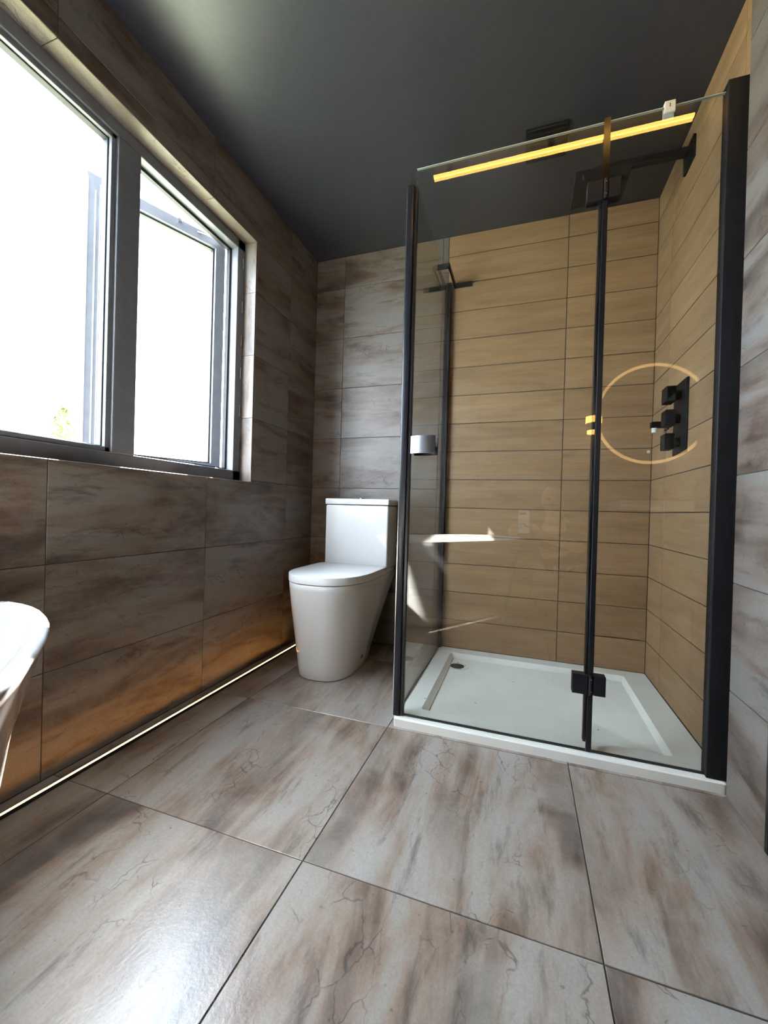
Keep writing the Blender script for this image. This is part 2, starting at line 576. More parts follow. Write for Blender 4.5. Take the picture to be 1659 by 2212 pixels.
# reveal tiles: head, far jamb, near jamb, sill
XFR = -1.897       # inside face of the window frame
hy = lines(WY0, WY1, -0.893, 0.602)
tile_area(wl, 'reveal_tile', 'stone', hy, [XFR - 0.03, XW], lambda a, b: (b, a, WZ1), (0, 1, 0), (1, 0, 0), g=0.002)
tile_area(wl, 'reveal_tile', 'stone', hy, [XFR - 0.03, XW], lambda a, b: (b, a, WZ0), (0, -1, 0), (1, 0, 0), g=0.002)
vz = lines(WZ0, WZ1, 0, ZR)
tile_area(wl, 'reveal_tile', 'stone', vz, [XFR - 0.03, XW], lambda a, b: (b, WY1, a), (0, 0, 1), (1, 0, 0), g=0.002)
tile_area(wl, 'reveal_tile', 'stone', vz, [XFR - 0.03, XW], lambda a, b: (b, WY0, a), (0, 0, -1), (1, 0, 0), g=0.002)

# ------------------------------------------------------------------ window
win = thing('window_1', 'anthracite framed window, big fixed pane and open narrow casement', 'window', (XFR, WY1, WZ0))
win['kind'] = 'structure'
F0, F1 = XFR - 0.068, XFR
MU0, MU1 = -1.262, -1.176      # mullion
b = B()
b.box(F0, F1, WY0, WY1, WZ0, WZ0 + 0.052, 0.003)
b.box(F0, F1, WY0, WY1, WZ1 - 0.045, WZ1, 0.003)
b.box(F0, F1, WY0, WY0 + 0.06, WZ0, WZ1, 0.003)
b.box(F0, F1, WY1 - 0.062, WY1, WZ0, WZ1, 0.003)
b.build('frame', 'frame', win)
B().box(F0, F1 + 0.002, MU0, MU1, WZ0 + 0.05, WZ1 - 0.043, 0.004).build('mullion', 'frame', win)
# fixed light: glazing beads with a stepped profile, pane
PY0, PY1, PZ0, PZ1 = WY0 + 0.06, MU0, WZ0 + 0.052, WZ1 - 0.045
for nm, e0, xa, xb in (('glazing_bead', 0.017, F0 + 0.02, F1 - 0.008), ('glazing_gasket', 0.021, F0 + 0.022, F1 - 0.022)):
    b = B()
    b.box(xa, xb, PY0, PY1, PZ0, PZ0 + e0, 0.002)
    b.box(xa, xb, PY0, PY1, PZ1 - e0, PZ1, 0.002)
    b.box(xa, xb, PY0, PY0 + e0, PZ0, PZ1, 0.002)
    b.box(xa, xb, PY1 - e0, PY1, PZ0, PZ1, 0.002)
    b.build(nm, 'frame' if nm == 'glazing_bead' else 'gasket', win)
B().box(F0 + 0.026, F0 + 0.032, PY0 + 0.005, PY1 - 0.005, PZ0 + 0.005, PZ1 - 0.005).build('pane', 'pane', win)
# opening light: rebate lip of the frame
OY0, OY1, OZ0, OZ1 = MU1, WY1 - 0.062, WZ0 + 0.052, WZ1 - 0.045
b = B()
b.box(F0 + 0.012, F0 + 0.030, OY0, OY1, OZ0, OZ0 + 0.010)
b.box(F0 + 0.012, F0 + 0.030, OY0, OY1, OZ1 - 0.012, OZ1)
b.box(F0 + 0.012, F0 + 0.030, OY1 - 0.012, OY1, OZ0, OZ1)
b.box(F0 + 0.012, F0 + 0.030, OY0, OY0 + 0.010, OZ0, OZ1)
b.build('rebate_gasket', 'gasket', win)
# lock keeps up the hinge jamb
for z in (1.93, 1.72, 1.56, 1.40, 1.22, 1.06):
    B().box(F1 - 0.004, F1 + 0.0025, WY1 - 0.030, WY1 - 0.024, z, z + 0.055).build('lock_keep', 'chrome', win)
# casement: side hung at the far jamb, open outwards about 23 degrees
TH = math.radians(23.0)
hx, hyy = F0 - 0.004, OY1 - 0.004
du = Vector((-math.sin(TH), -math.cos(TH), 0))      # along the sash, away from the hinge
dn = Vector((-math.cos(TH), math.sin(TH), 0))       # outwards
def sash_pt(u, n, z):
    return Vector((hx, hyy, 0)) + du * u + dn * n + Vector((0, 0, z))
def sash_box(bb, u0, u1, n0, n1, z0, z1):
    vs = [bb.bm.verts.new(sash_pt(u, n, z)) for u in (u0, u1) for n in (n0, n1) for z in (z0, z1)]
    for f in ((0, 1, 3, 2), (4, 6, 7, 5), (0, 4, 5, 1), (2, 3, 7, 6), (0, 2, 6, 4), (1, 5, 7, 3)):
        bb.bm.faces.new([vs[i] for i in f])
SL, SZ0, SZ1 = 0.550, WZ0 + 0.035, WZ1 - 0.015
b = B()
sash_box(b, 0, SL, 0, 0.055, SZ0, SZ0 + 0.045)
sash_box(b, 0, SL, 0, 0.055, SZ1 - 0.045, SZ1)
sash_box(b, 0, 0.045, 0, 0.055, SZ0 + 0.045, SZ1 - 0.045)
sash_box(b, SL - 0.048, SL, 0, 0.055, SZ0 + 0.045, SZ1 - 0.045)
sash = b.build('casement', 'frame', win)
b = B()
sash_box(b, 0.045, SL - 0.048, 0.022, 0.028, SZ0 + 0.045, SZ1 - 0.045)
b.build('pane', 'pane', sash)
b = B()
for u0, u1, z0, z1 in ((0.045, SL - 0.048, SZ0 + 0.045, SZ0 + 0.052), (0.045, SL - 0.048, SZ1 - 0.052, SZ1 - 0.045),
                       (SL - 0.056, SL - 0.048, SZ0 + 0.05, SZ1 - 0.05), (0.045, 0.052, SZ0 + 0.05, SZ1 - 0.05)):
    sash_box(b, u0, u1, 0.016, 0.036, z0, z1)
b.build('glazing_gasket', 'gasket', sash)
b = B()     # weathered strips of film left along the outer stile
for u, w, z0, z1 in ((SL - 0.0445, 0.0030, SZ0 + 0.02, SZ1 - 0.03), (SL - 0.030, 0.0045, SZ0 + 0.01, SZ1 - 0.06), (SL - 0.004, 0.0035, SZ0, SZ1 - 0.02)):
    sash_box(b, u, u + w, -0.0012, 0.0, z0, z1)
b.build('film_strip', 'white_plastic', sash)['kind'] = 'stuff'
# friction stay across the open corner
def bar(bb, p, q, w, t):
    p, q = Vector(p), Vector(q)
    d = (q - p).normalized()
    s = Vector((0, 0, 1)).cross(d).normalized() * (w / 2)
    up = Vector((0, 0, t / 2))
    vs = [bb.bm.verts.new(a + i * s + j * up) for a in (p, q) for i in (-1, 1) for j in (-1, 1)]
    for f in ((0, 1, 3, 2), (4, 6, 7, 5), (0, 4, 5, 1), (2, 3, 7, 6), (0, 2, 6, 4), (1, 5, 7, 3)):
        bb.bm.faces.new([vs[i] for i in f])
zst = SZ1 + 0.004
b = B()
bar(b, (F0 + 0.010, OY1 - 0.02, OZ1 - 0.004), (F0 + 0.010, OY1 - 0.34, OZ1 - 0.004), 0.016, 0.004)
bar(b, (F0 + 0.010, OY1 - 0.30, OZ1 - 0.010), sash_pt(0.20, 0.02, zst - 0.012), 0.014, 0.004)
bar(b, sash_pt(0.03, 0.02, zst - 0.006), sash_pt(0.26, 0.02, zst - 0.006), 0.016, 0.004)
bar(b, (F0 + 0.010, OY1 - 0.11, OZ1 - 0.010), sash_pt(0.14, 0.02, zst - 0.010), 0.012, 0.004)
b.build('friction_stay', 'chrome', win)

# outside: lawn far below the sill and a young tree seen through the fixed pane
o = B().box(-14, -2.05, -9, 7, -0.7, -0.6).build('lawn', 'grass')
o['kind'] = 'structure'
o['label'] = 'lawn outside the window'
o['category'] = 'ground'

tree = thing('young_tree', 'pale leafy young tree outside the fixed window pane', 'tree', (-5.05, 0.62, -0.6))
tb = Vector((-5.05, 0.62, -0.6))
B().cyl(tb, tb + Vector((0.05, 0, 1.6)), 0.035, 0.015, 8).build('trunk', 'bark', tree, smooth=True)
b = B()
rr = random.Random(3)
for k in range(420):
    h = rr.uniform(0, 1)
    rad = (1 - h) ** 0.7 * 0.34 * math.sqrt(rr.random())
    a = rr.uniform(0, 6.283)
    p = tb + Vector((rad * math.cos(a), rad * math.sin(a), 1.2 + h * 1.15))
    d1 = Vector((rr.uniform(-1, 1), rr.uniform(-1, 1), rr.uniform(-1, 1))).normalized()
    d2 = d1.orthogonal().normalized()
    s = rr.uniform(0.02, 0.04)
    nrm = d1.cross(d2) * 0.004
    top = [b.bm.verts.new(p + v) for v in (d1 * s * 1.6, d2 * s * 0.6 + nrm, -d1 * s * 1.6, -d2 * s * 0.6 + nrm)]
    b.bm.faces.new(top)
f = b.build('foliage', 'leaf', tree)
f['kind'] = 'stuff'

# ------------------------------------------------------------------ shower tray
tray = thing('shower_tray', 'white low profile rectangular shower tray with open drain', 'shower tray', (-0.5, -0.42, 0))
X0, X1, Y0, Y1 = -1.004, -0.0005, -0.849, -0.0005
def rrect(x0, x1, y0, y1, r, z, n=6):
    pts = []
    for cx, cy, a0 in ((x1 - r, y1 - r, 0), (x0 + r, y1 - r, 90), (x0 + r, y0 + r, 180), (x1 - r, y0 + r, 270)):
        for i in range(n + 1):
            a = math.radians(a0 + 90 * i / n)
            pts.append(Vector((cx + r * math.cos(a), cy + r * math.sin(a), z)))
    return pts
rings = [rrect(X0, X1, Y0, Y1, 0.012, 0.0), rrect(X0, X1, Y0, Y1, 0.012, ZT - 0.004), rrect(X0 + 0.003, X1 - 0.003, Y0 + 0.003, Y1 - 0.003, 0.010, ZT),
         rrect(X0 + 0.082, X1 - 0.105, Y0 + 0.098, Y1 - 0.075, 0.012, ZT),
         rrect(X0 + 0.088, X1 - 0.110, Y0 + 0.104, Y1 - 0.082, 0.012, ZT - 0.004),
         rrect(X0 + 0.103, X1 - 0.121, Y0 + 0.122, Y1 - 0.100, 0.014, ZT - 0.019),
         rrect(X0 + 0.106, X1 - 0.124, Y0 + 0.126, Y1 - 0.104, 0.014, ZT - 0.020)]
B().loft(rings, True, True).build('tray_body', 'tray', tray, smooth=True, angle=25)
DX, DY, DZ = -0.868, -0.212, ZT - 0.020
dr = B().ring((DX, DY, DZ), (0, 0, 1), 0.056, 0.036, 0.0018, 40).build('drain_flange', 'tray', tray, smooth=True)
dr['label'] = 'white drain flange'
B().cyl((DX, DY, DZ - 0.004), (DX, DY, DZ + 0.0008), 0.0362, n=32).build('drain_hole', 'dark_hole', tray)
for a in (0.5, 1.6, 5.2):
    p = Vector((DX + 0.043 * math.cos(a), DY + 0.043 * math.sin(a), DZ + 0.001))
    B().cyl(p, p + Vector((0, 0, 0.002)), 0.003, n=8).build('drain_screw', 'chrome', tray)
# grime lying in the left groove of the tray
b = B()
b.box(X0 + 0.0915, X0 + 0.1045, Y0 + 0.118, Y1 - 0.12, ZT - 0.0195, ZT - 0.0165, 0.001)
b.build('groove_grime', 'grime', tray)
# specks of dirt
for px, py in ((-0.93, -0.66), (-0.60, -0.30), (-0.30, -0.62), (-0.74, -0.58), (-0.33, -0.47)):
    zz = ZT - 0.020 if px > -0.9 else ZT
    B().box(px, px + 0.005, py, py + 0.003, zz, zz + 0.001).build('dirt_speck', 'gasket', tray)

# ------------------------------------------------------------------ shower enclosure
enc = thing('shower_enclosure', 'black framed corner shower enclosure of clear glass with hinged door', 'shower enclosure', (-0.99, YG, ZT))
XP = -1.0
ZB = ZT + 0.006
door = B().box(-0.978, -0.368, YG - 0.004, YG + 0.004, ZB, GLASS_TOP, 0.0008, 1).build('door_glass', 'glass', enc)
B().box(-0.351, -0.045, YG - 0.004, YG + 0.004, ZB, GLASS_TOP, 0.0008, 1).build('fixed_glass', 'glass', enc)
B().box(XP - 0.004, XP + 0.004, YG + 0.012, -0.012, ZB, GLASS_TOP + 0.004, 0.0008, 1).build('side_glass', 'glass', enc)
for xa, xb in ((-0.978, -0.368), (-0.351, -0.045)):
    B().box(xa, xb, YG - 0.004, YG + 0.004, GLASS_TOP, GLASS_TOP + 0.002).build('polished_edge', 'edge', enc)
# corner post: two nested black sections with a bright edge
B().box(-1.009, -0.984, YG - 0.016, YG + 0.016, ZT + 0.0006, 1.97, 0.003).build('corner_post', 'black', enc, smooth=True)
B().box(-0.984, -0.972, YG - 0.010, YG + 0.010, ZT + 0.004, 1.965, 0.002).build('magnetic_seal', 'black', enc)
B().box(-1.0115, -1.009, YG - 0.013, YG - 0.008, ZT + 0.0006, 1.97).build('post_edge_trim', 'chrome', enc)
# wall channels
B().box(-0.052, -0.0008, YG - 0.020, YG + 0.018, ZT + 0.0006, 2.052, 0.002).build('wall_channel', 'black_matt', enc)
B().box(XP - 0.017, XP + 0.014, -0.030, -0.0008, ZT + 0.0006, 2.045, 0.002).build('wall_channel', 'black_matt', enc)
# bottom seal lines under the glass
B().box(-0.984, -0.045, YG - 0.004, YG + 0.004, ZT + 0.0006, ZB).build('bottom_seal', 'gasket', enc)
B().box(XP - 0.004, XP + 0.004, YG + 0.012, -0.012, ZT + 0.0006, ZB).build('bottom_seal', 'gasket', enc)
# hinge side seal: black up to the top hinge, clear above it
B().box(-0.3675, -0.3515, YG - 0.007, YG + 0.007, ZT + 0.001, 1.79, 0.002).build('hinge_seal', 'black', enc)
B().box(-0.3765, -0.3675, YG - 0.003, YG + 0.020, ZT + 0.03, 1.79, 0.002).build('seal_fin', 'black', enc)
B().box(-0.369, -0.350, YG - 0.006, YG + 0.006, 1.79, GLASS_TOP + 0.012).build('clear_seal', 'seal', enc)
for z in (0.218, 1.782):
    h = B().box(-0.413, -0.368, YG - 0.016, YG + 0.016, z, z + 0.062, 0.0015).box(-0.351, -0.317, YG - 0.016, YG + 0.016, z, z + 0.062, 0.0015).build('hinge', 'black_matt', enc)
    B().cyl((-0.3595, YG - 0.010, z - 0.001), (-0.3595, YG - 0.010, z + 0.063), 0.008, n=16).build('hinge_barrel', 'black', h, smooth=True)
    for zz in (z + 0.012, z + 0.050):
        B().cyl((-0.3595, YG - 0.0195, zz), (-0.3595, YG - 0.0175, zz), 0.0022, n=10).build('hinge_pin', 'chrome', h)
# door knob, curved plates on both faces of the glass
def knob_plate(sgn):
    n = 14
    out, inn = [], []
    cx, w = -0.922, 0.044
    for i in range(n + 1):
        t = -1 + 2 * i / n
        x = cx + w * t
        d = 0.030 + 0.014 * (1 - t * t)
        out.append((x, YG + sgn * d))
    for i in range(n, -1, -1):
        t = -1 + 2 * i / n
        x = cx + w * t
        d = 0.030 + 0.014 * (1 - t * t) - 0.010
        out.append((x, YG + sgn * d))
    return B().prism(out, 2, 0.990, 1.052)
kn = knob_plate(-1).build('door_knob', 'knob', enc, smooth=True, angle=50)
B().cyl((-0.922, YG - 0.036, 1.021), (-0.922, YG - 0.004, 1.021), 0.010, n=16).build('knob_stem', 'knob', kn, smooth=True)
kn = knob_plate(1).build('door_knob', 'black_matt', enc, smooth=True, angle=50)
B().cyl((-0.922, YG + 0.004, 1.021), (-0.922, YG + 0.036, 1.021), 0.010, n=16).build('knob_stem', 'black_matt', kn, smooth=True)
# small pale clip on the top edge of the fixed pane
cl = B().box(-0.207, -0.178, YG - 0.012, YG - 0.004, GLASS_TOP - 0.022, GLASS_TOP + 0.012, 0.002).box(-0.207, -0.178, YG + 0.004, YG + 0.010, GLASS_TOP - 0.030, GLASS_TOP + 0.012, 0.001).box(-0.207, -0.178, YG - 0.005, YG + 0.005, GLASS_TOP + 0.001, GLASS_TOP + 0.012, 0.001).build('edge_clip', 'white_plastic', enc)
B().box(-0.194, -0.192, YG - 0.0128, YG - 0.0118, GLASS_TOP - 0.008, GLASS_TOP + 0.003).build('clip_slot', 'gasket', cl)
# hat shaped wall bracket that straddles the top of the side glass
BZ0, BZ1 = 2.022, 2.048
b = B()
b.box(-0.967, -0.876, -0.008, -0.0008, BZ0, BZ1, 0.001)
b.box(-1.148, -1.049, -0.008, -0.0008, BZ0, BZ1, 0.001)
b.box(-0.972, -0.964, -0.205, -0.0008, BZ0, BZ1, 0.001)
b.box(-1.054, -1.046, -0.205, -0.0008, BZ0, BZ1, 0.001)
b.box(-1.054, -0.964, -0.205, -0.197, BZ0, BZ1, 0.001)
b.build('support_bracket', 'black_matt', enc)

# ------------------------------------------------------------------ shower fittings
val = thing('shower_valve', 'black rectangular shower valve with three square knobs', 'shower valve', (XR, -0.385, 1.03))
B().box(-0.008, 0.0, -0.452, -0.312, 1.034, 1.318, 0.0015).build('valve_plate', 'black_matt', val)
for z in (1.268, 1.176, 1.084):
    k = B().box(-0.062, -0.028, -0.410, -0.350, z - 0.031, z + 0.031, 0.003).build('valve_knob', 'black_matt', val)
    B().cyl((-0.030, -0.380, z), (-0.006, -0.380, z), 0.020, n=20).build('knob_spindle', 'black', k, smooth=True)

out = thing('hose_outlet', 'small black hose outlet elbow with a pale thread plug', 'shower outlet', (XR, -0.215, 1.17))
B().box(-0.006, 0.0, -0.238, -0.192, 1.162, 1.208, 0.001).build('outlet_plate', 'black_matt', out)
B().box(-0.062, -0.004, -0.228, -0.202, 1.172, 1.198, 0.002).build('elbow', 'black_matt', out)
B().cyl((-0.048, -0.215, 1.152), (-0.048, -0.215, 1.174), 0.0105, n=20).build('thread_plug', 'white_plastic', out, smooth=True)

sh = thing('rain_shower', 'black wall mounted rain shower arm near the ceiling', 'shower head', (XR, -0.39, 2.2))
B().box(-0.010, 0.0, -0.442, -0.338, 2.150, 2.235, 0.002).build('wall_flange', 'black_matt', sh)
B().box(-0.330, -0.008, -0.404, -0.376, 2.196, 2.222, 0.002).build('arm', 'black_matt', sh)
B().cyl((-0.316, -0.39, 2.150), (-0.316, -0.39, 2.198), 0.011, n=16).build('drop_pipe', 'black_matt', sh, smooth=True)
B().box(-0.416, -0.216, -0.49, -0.29, 2.140, 2.150, 0.001).build('head_plate', 'black_matt', sh)

tag(B().cyl((-0.0145, -0.002, 1.100), (-0.0145, 0.0, 1.100), 0.0075, n=20).ring((-0.0145, -0.0035, 1.100), (0, 1, 0), 0.0072, 0.003, 0.0018, 20).build('wall_plug', 'white_plastic', smooth=True),
    'tiny white screw plug on the planks near the shower corner', 'wall plug')

vent = thing('ceiling_vent', 'square black extractor vent on the ceiling above the shower', 'vent', (-0.53, -0.47, ZC))
B().box(-0.61, -0.45, -0.55, -0.39, ZC - 0.012, ZC, 0.003).build('vent_frame', 'black_matt', vent)
for k in range(6):
    B().box(-0.595, -0.465, -0.535 + k * 0.022, -0.523 + k * 0.022, ZC - 0.018, ZC - 0.011, 0.001).build('vent_slat', 'black', vent)

# ------------------------------------------------------------------ toilet
TX = -1.454
wc = thing('toilet', 'white close coupled toilet with closed lid beside the shower', 'toilet', (TX, -0.35, 0))
def dshape(hw, yf, yb, z, n=28, p=2.5):
    """D outline: straight back at yb, rounded nose at yf (more negative)"""
    pts = []
    ln = min(hw * 1.35, (yb - yf) * 0.75)      # length of the rounded nose
    yc = yf + ln
    for i in range(n + 1):
        a = math.pi * i / n
        c, s = math.cos(a), math.sin(a)
        x = hw * math.copysign(abs(c) ** (2 / p), c)
        y = yc - ln * abs(s) ** (2 / p)
        pts.append(Vector((TX + x, y, z)))
    for t in (0.5, 0.97):
        pts.append(Vector((TX - hw * (1 - 0.0), yc + (yb - yc) * t, z)))
    for t in (-0.96, 0, 0.96):
        pts.append(Vector((TX + hw * t, yb, z)))
    for t in (0.97, 0.5):
        pts.append(Vector((TX + hw, yc + (yb - yc) * t, z)))
    return pts
prof = [(0.000, 0.132, -0.612, -0.285), (0.006, 0.136, -0.618, -0.285), (0.05, 0.140, -0.624, -0.270), (0.12, 0.149, -0.632, -0.235), (0.20, 0.160, -0.643, -0.185),
        (0.28, 0.171, -0.655, -0.125), (0.34, 0.178, -0.664, -0.075), (0.39, 0.183, -0.670, -0.030), (0.415, 0.185, -0.673, -0.006),
        (0.438, 0.187, -0.675, -0.004), (0.4415, 0.184, -0.672, -0.005)]
B().loft([dshape(w, yf, yb, z) for z, w, yf, yb in prof]).build('pan', 'ceramic', wc, smooth=True, angle=50)
# rear shelf that carries the cistern
B().box(TX - 0.180, TX + 0.180, -0.20, -0.003, 0.425, 0.462, 0.008, 3).build('cistern_shelf', 'ceramic', wc, smooth=True)
B().loft([dshape(w, yf, -0.190, z, p=2.4) for z, w, yf in ((0.4450, 0.195, -0.6735), (0.4460, 0.1975, -0.676), (0.4775, 0.1975, -0.676), (0.4793, 0.1965, -0.675), (0.480, 0.1945, -0.673))]).build('seat_lid', 'seat', wc, smooth=True, angle=50)
for s in (-1, 1):
    B().cyl((TX + s * 0.075 - 0.012, -0.184, 0.468), (TX + s * 0.075 + 0.012, -0.184, 0.468), 0.010, n=16).build('lid_hinge', 'chrome', wc, smooth=True)
B().box(TX - 0.188, TX + 0.188, -0.172, -0.004, 0.462, 0.806, 0.010, 3).build('cistern', 'ceramic', wc, smooth=True)
cl = B().box(TX - 0.191, TX + 0.191, -0.176, -0.003, 0.809, 0.842, 0.006, 3).build('cistern_lid', 'ceramic', wc, smooth=True)
B().cyl((TX, -0.09, 0.842), (TX, -0.09, 0.848), 0.022, n=24).build('flush_button', 'chrome', cl, smooth=True)
bo = B().cyl((TX + 0.136, -0.40, 0.062), (TX + 0.149, -0.40, 0.062), 0.009, n=16).build('fixing_cap', 'chrome', wc, smooth=True)

# ------------------------------------------------------------------ LED line in the floor along the left wall
led = thing('floor_led_strip', 'glowing warm LED strip along the foot of the left wall', 'LED strip', (-1.772, -1.2, 0))
LX, LW, LH = -1.772, 0.0042, 0.0095
LY0, LY1 = -3.3, -0.24
b = B()
b.box(LX - LW - 0.002, LX - LW, LY0, LY1, 0.0, LH)
b.box(LX + LW, LX + LW + 0.002, LY0, LY1, 0.0, LH)
b.box(LX - LW, LX + LW, LY0, LY1, 0.0, 0.002)
b.box(LX - LW, LX + LW, LY1 - 0.002, LY1, 0.002, LH)
b.build('led_channel', 'alu', led)
B().box(LX - LW - 0.0035, LX - LW - 0.002, LY0, LY1, 0.0, LH + 0.0005).box(LX + LW + 0.002, LX + LW + 0.0035, LY0, LY1, 0.0, LH + 0.0005).build('channel_skin', 'black', led)
B().box(LX - 0.0012, LX + 0.0012, LY0 + 0.002, LY1 - 0.004, 0.002, 0.0035).build('led_diffuser', 'led_warm', led)

# LED line near the ceiling in front of the shower (seen mirrored in the glass)
led2 = thing('ceiling_led_strip', 'bright yellow LED strip near the ceiling reflected in the shower glass', 'LED strip', (-0.5, -1.187, 2.288))
for x in (-0.93, -0.51, -0.09):
    B().box(x - 0.012, x + 0.012, -1.190, -1.184, 2.292, ZC, 0.001).build('hanger_clip', 'black_matt', led2)
B().box(-1.0, XS - 0.003, -1.194, -1.180, 2.284, 2.292).build('led_diffuser', 'led_strip', led2)

# ------------------------------------------------------------------ bath
BC = Vector((-1.176, -2.470, 0))
BU = Vector((0.6, -0.8, 0))
BV = Vector((-0.8, -0.6, 0))
bath = thing('bathtub', 'white glossy freestanding oval bathtub by the window', 'bathtub', (BC.x, BC.y, 0))
def sup(a, b_, z, n=72, p=2.5):
    pts = []
    for i in range(n):
        t = 2 * math.pi * i / n
        c, s = math.cos(t), math.sin(t)
        u = a * math.copysign(abs(c) ** (2 / p), c)
        v = b_ * math.copysign(abs(s) ** (2 / p), s)
        pts.append(BC + BU * u + BV * v + Vector((0, 0, z)))
    return pts
A_, B_ = 0.84, 0.37
rings = [sup(A_ * 0.80, B_ * 0.74, 0.0), sup(A_ * 0.81, B_ * 0.755, 0.012), sup(A_ * 0.845, B_ * 0.80, 0.12), sup(A_ * 0.89, B_ * 0.855, 0.28),
         sup(A_ * 0.925, B_ * 0.91, 0.44), sup(A_ * 0.985, B_ * 0.98, 0.555), sup(A_, B_, 0.577), sup(A_ - 0.004, B_ - 0.004, 0.583), sup(A_ - 0.020, B_ - 0.020, 0.583),
         sup(A_ - 0.026, B_ - 0.026, 0.578), sup(A_ - 0.06, B_ - 0.055, 0.44), sup(A_ - 0.12, B_ - 0.09, 0.26), sup(A_ - 0.20, B_ - 0.14, 0.15), sup(A_ - 0.30, B_ - 0.22, 0.125)]
B().loft(rings).build('bath_shell', 'acrylic', bath, smooth=True, angle=60)
p = BC + Vector((0, 0, 0.125))
B().cyl(p, p + Vector((0, 0, 0.006)), 0.032, n=28).build('bath_waste', 'chrome', bath, smooth=True)
ov = BC + BV * 0.315 + Vector((0, 0, 0.47))
B().cyl(ov, ov - BV * 0.012, 0.028, n=24).build('overflow', 'chrome', bath, smooth=True)

# ------------------------------------------------------------------ behind the camera: mirror, lamp, basin (they show in the shower glass)
mir = thing('round_mirror', 'round mirror with glowing warm rim on the rear wall', 'mirror', (0.455, YR, 1.24))
MC = Vector((0.455, YR, 1.685))
B().cyl(MC + Vector((0, 0.0, 0)), MC + Vector((0, 0.022, 0)), 0.405, n=72).build('mirror_back', 'black_matt', mir, smooth=True)
B().cyl(MC + Vector((0, 0.022, 0)), MC + Vector((0, 0.026, 0)), 0.412, n=72).build('mirror_glass', 'mirror', mir, smooth=True)
B().ring(MC + Vector((0, 0.020, 0)), (0, 1, 0), 0.437, 0.412, 0.008, 72).build('light_ring', 'led_ring', mir, smooth=True)

lamp = thing('wall_lamp', 'up and down cylinder wall lamp glowing yellow on the rear wall', 'wall lamp', (0.0, YR, 1.51))
LC = Vector((0.0, YR + 0.07, 0))
B().box(-0.03, 0.03, YR, YR + 0.022, 1.555, 1.625, 0.003).build('wall_plate', 'black_matt', lamp)
B().cyl(LC + Vector((0, 0, 1.545)), LC + Vector((0, 0, 1.610)), 0.060, n=32).build('lamp_body', 'black_matt', lamp, smooth=True)
B().cyl(LC + Vector((0, 0, 1.610)), LC + Vector((0, 0, 1.668)), 0.066, n=32).build('lamp_shade', 'lamp_glow', lamp, smooth=True)
B().cyl(LC + Vector((0, 0, 1.518)), LC + Vector((0, 0, 1.545)), 0.052, n=32).build('lamp_shade', 'lamp_glow', lamp, smooth=True)

van = thing('vanity_unit', 'white basin slab on a dark wall hung vanity under the round mirror', 'vanity', (0.45, YR, 0.4))
B().box(0.16, 0.86, YR, YR + 0.44, 0.42, 0.835, 0.004).build('cabinet', 'cabinet', van)
for z0, z1 in ((0.43, 0.615), (0.625, 0.825)):
    d = B().box(0.165, 0.855, YR + 0.44, YR + 0.458, z0, z1, 0.002).build('drawer', 'cabinet', van)
    B().box(0.40, 0.62, YR + 0.458, YR + 0.468, z1 - 0.03, z1 - 0.018, 0.002).build('handle', 'black_matt', d)
bs = [rrect(0.15, 0.87, YR, YR + 0.465, 0.02, 0.837), rrect(0.15, 0.87, YR, YR + 0.465, 0.02, 0.915), rrect(0.165, 0.855, YR + 0.015, YR + 0.45, 0.02, 0.918),
      rrect(0.22, 0.80, YR + 0.12, YR + 0.42, 0.05, 0.916), rrect(0.25, 0.77, YR + 0.15, YR + 0.39, 0.06, 0.86)]
B().loft(bs).build('basin', 'ceramic', van, smooth=True, angle=40)
tap = B().cyl((0.51, YR + 0.06, 0.915), (0.51, YR + 0.06, 1.05), 0.016, n=20).box(0.497, 0.523, YR + 0.06, YR + 0.19, 1.03, 1.052, 0.003).build('tap', 'black_matt', van, smooth=True)

# ------------------------------------------------------------------ photographer crouching behind the camera (mirrored faintly in the glass)
person = thing('person', 'crouching person in a brown top holding a white phone, mirrored in the shower glass', 'person', (-0.30, -2.9, 0))

def skin_mesh(name, verts, edges, mat, parent, levels=2, root=0):
    off = world_of(parent)
    me = bpy.data.meshes.new(name)
    me.from_pydata([tuple(Vector(v[0]) - off) for v in verts], edges, [])
    me.materials.append(M[mat])
    o = bpy.data.objects.new(name, me)
    C.objects.link(o)
    o.parent = parent
    sm = o.modifiers.new('skin', 'SKIN')
    sm.use_smooth_shade = True
    layer = me.skin_vertices[0].data
    for i, v in enumerate(verts):
        r = v[1]
        layer[i].radius = (r, r) if isinstance(r, (int, float)) else r
        layer[i].use_root = (i == root)
    ss = o.modifiers.new('smooth', 'SUBSURF')
    ss.levels = levels
    ss.render_levels = levels
    return o

CP = Vector((-0.57806, -2.26532, 0.78585))
R_ = Vector((0.94624, 0.32224, 0.02799))
U_ = Vector((-0.02836, -0.00357, 0.99959))
Bk = Vector((0.32221, -0.94665, 0.00576))     # camera's backward direction
PC = CP + Bk * 0.010 - U_ * 0.055 + R_ * 0.004   # centre of the phone
V, E = [], []
def vadd(p, r, prev=None):
    V.append((Vector(p), r))
    if prev is not None:
        E.append((prev, len(V) - 1))
    return len(V) - 1
pel = vadd((-0.28, -3.02, 0.24), 0.135)
ab = vadd((-0.29, -2.98, 0.38), 0.125, pel)
ch = vadd((-0.31, -2.90, 0.54), (0.145, 0.120), ab)
cl_ = vadd((-0.33, -2.83, 0.66), (0.115, 0.09), ch)
nk = vadd((-0.345, -2.76, 0.755), 0.052, cl_)
hb = vadd((-0.36, -2.705, 0.825), 0.062, nk)
hm = vadd((-0.366, -2.69, 0.895), 0.078, hb)
ht = vadd((-0.366, -2.695, 0.965), 0.070, hm)
tp = vadd((-0.366, -2.70, 1.000), 0.040, ht)
no1 = vadd((-0.367, -2.610, 0.880), 0.014, hm)
